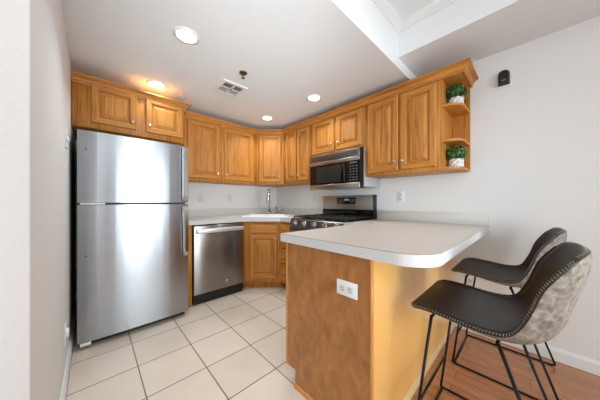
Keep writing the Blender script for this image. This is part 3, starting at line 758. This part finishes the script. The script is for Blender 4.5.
# ------------------------------------------------------------------ bar stools
def catmull(P, n):
    P = [Vector(p) for p in P]; out = []
    Q = [P[0]*2-P[1]] + P + [P[-1]*2-P[-2]]
    segs = len(P)-1
    for i in range(n+1):
        s = i/n*segs; k = min(int(s), segs-1); t_ = s-k
        a, b, c, d = Q[k], Q[k+1], Q[k+2], Q[k+3]
        out.append(.5*((2*b)+(c-a)*t_+(2*a-5*b+4*c-d)*t_*t_+(3*b-a-3*c+d)*t_**3))
    return out
EDGE = [(.385, .640), (.33, .648), (.25, .645), (.16, .636), (.09, .638), (.045, .660), (.008, .735), (-.020, .820), (-.055, .890), (-.092, .948)]
CENT = [(.390, .632), (.33, .640), (.25, .632), (.15, .612), (.06, .602), (-.02, .615), (-.058, .665), (-.082, .745), (-.106, .84), (-.130, .945)]
def make_stool(x0):
    """stool centred on x0; front towards +y"""
    t = thing('bar_stool', (x0, .12, 0), 'bar stool nearest the viewer, dark brown leather seat, grey back, black wire sled base', 'bar stool', 'bar stools at the peninsula')
    NS, NT = 48, 22; E_ = catmull(EDGE, NS); C_ = catmull(CENT, NS)
    def pt(i, j, off=0.):
        s = i/NS; q = -1+2*j/NT
        c, e = C_[i], E_[i]; k = abs(q)**2.4
        y = c.x*(1-k)+e.x*k; z = c.y*(1-k)+e.y*k
        W = .237
        # rounded front corners and back-top corners
        if s < .07: W -= .032*(1-s/.07)**2
        if s > .84: W -= .03*((s-.84)/.16)**2.2
        x = x0 + q*W
        if s > .8: z -= .018*abs(q)**5*((s-.8)/.2)
        return Vector((x, y, z))
    grid = [[pt(i, j) for j in range(NT+1)] for i in range(NS+1)]
    nrm = [[None]*(NT+1) for _ in range(NS+1)]
    for i in range(NS+1):
        for j in range(NT+1):
            a = grid[min(i+1, NS)][j]-grid[max(i-1, 0)][j]; b = grid[i][min(j+1, NT)]-grid[i][max(j-1, 0)]
            n = a.cross(b).normalized()
            nrm[i][j] = n
    if nrm[10][11].z < 0: nrm = [[-n for n in r] for r in nrm]
    def th(i, j):
        q = abs(-1+2*j/NT); s = i/NS
        e = max(q, abs(2*s-1)); base = .018 + .016*min(1, (1-q)*3)
        return base
    TH = .024
    inner = MB()
    # inner padded leather sheet, slight thickness
    def add(mb, rows, mi=0):
        V = [[mb.bm.verts.new(p) for p in r] for r in rows]
        for i in range(len(V)-1):
            for j in range(len(V[0])-1):
                f = mb.bm.faces.new((V[i][j], V[i][j+1], V[i+1][j+1], V[i+1][j])); f.smooth = True; f.material_index = mi
        return V
    def rim(mb, A, B):
        n, k = len(A), len(A[0])
        loop = [(0, j) for j in range(k)] + [(i, k-1) for i in range(1, n)] + [(n-1, j) for j in range(k-2, -1, -1)] + [(i, 0) for i in range(n-2, 0, -1)]
        for q in range(len(loop)):
            a, b = loop[q], loop[(q+1) % len(loop)]
            f = mb.bm.faces.new((A[a[0]][a[1]], A[b[0]][b[1]], B[b[0]][b[1]], B[a[0]][a[1]])); f.smooth = True
    V1 = add(inner, grid); V2 = add(inner, [[grid[i][j]-nrm[i][j]*.009 for j in range(NT+1)] for i in range(NS+1)]); rim(inner, V1, V2)
    tag(inner.build('seat_pad', LEATHER, t), 'dark brown leather inner seat and backrest')
    outer = MB()
    rows1 = [[grid[i][j]-nrm[i][j]*.0095 for j in range(NT+1)] for i in range(NS+1)]
    def under(i, j):
        q = abs(-1+2*j/NT); s = i/NS
        k = min(1, (1-q)*5)*min(1, s*9)*min(1, (1-s)*14); k = math.sqrt(max(k, 0))
        return .0125 + .013*k*(1 if s > .35 else .55+.45*s/.35)
    rows2 = [[grid[i][j]-nrm[i][j]*under(i, j) + Vector(((-(grid[i][j].x-x0))*.02, 0, 0)) for j in range(NT+1)] for i in range(NS+1)]
    V1 = add(outer, rows1); V2 = add(outer, rows2); rim(outer, V1, V2)
    tag(outer.build('shell', SUEDE, t), 'grey distressed leather outer shell')
    # stitching along the rim: short cords laid across the seam
    m = MB(); step = 0
    def stitch(p, n, d, e):
        c = p + n*.0015; s_ = (d*.35+e).normalized()*.0045
        m.tube([c-s_, c+s_], .0012, seg=5)
    for jj in (0, NT):
        m = MB(); i = 1
        last = None; acc = 0
        sub = 6
        for i in range(0, NS):
            for q in range(sub):
                f = q/sub; p = grid[i][jj].lerp(grid[i+1][jj], f); n = nrm[i][jj].lerp(nrm[i+1][jj], f)
                if last is not None: acc += (p-last).length
                last = p
                if acc > .0085:
                    acc = 0; d = (grid[i+1][jj]-grid[i][jj]).normalized(); e = n
                    side = Vector((-1 if jj == 0 else 1, 0, 0))
                    stitch(p + side*.0012, side*.5, d, e)
        m.build('stitching', STITCH, t)
    m = MB()
    for ii in (NS,):
        for j in range(1, NT):
            p = grid[ii][j]; stitch(p+Vector((0, 0, .001)), Vector((0, 0, 1)), (grid[ii][j+1]-grid[ii][j]).normalized(), nrm[ii][j])
    m.build('stitching', STITCH, t)
    # raised piping just inside the rim
    for jj, sd in ((0, 1), (NT, -1)):
        m = MB(); m.tube([grid[i][jj]+Vector((sd*.012, 0, 0))+nrm[i][jj]*.002 for i in range(2, NS-1)], .0028, seg=6)
        m.build('piping', LEATHER, t)
    # wire base
    r = .0062
    hw = .229
    for s in (-1, 1):
        xx = x0+s*hw; xt = x0+s*(hw-.012)
        m = MB(); P = [(xt, .300, .612), (xx, .372, .012), (xx, .366, r), (xx, -.104, r), (xx, -.110, .012), (xt, .085, .598)]
        P = [(xt, .297, .618), (xx, .370, .020), (xx, .372, .010), (xx, .362, r), (xx, -.095, r), (xx, -.108, .010), (xx, -.110, .020), (xt, .082, .596)]
        m.tube(P, r, seg=8); m.build('sled_leg', BLACKM, t)
    def fx(z): return .372-.075*z/.62
    MB().tube([(x0-hw, .364, r), (x0+hw, .364, r)], r, seg=8).build('floor_bar', BLACKM, t)
    MB().tube([(x0-hw+.004, fx(.21), .21), (x0+hw-.004, fx(.21), .21)], r*.95, seg=8).build('footrest', BLACKM, t)
    MB().tube([(x0-hw+.012, .297, .612), (x0+hw-.012, .297, .612)], r, seg=8).build('seat_bar', BLACKM, t)
    MB().tube([(x0-hw+.012, .084, .590), (x0+hw-.012, .084, .590)], r, seg=8).build('seat_bar', BLACKM, t)
    return t
st = make_stool(1.285)
copy_tree(st, None, (1.285+.745, .12, 0), 'farther bar stool beside the right wall, brown seat partly hidden by the nearer one')
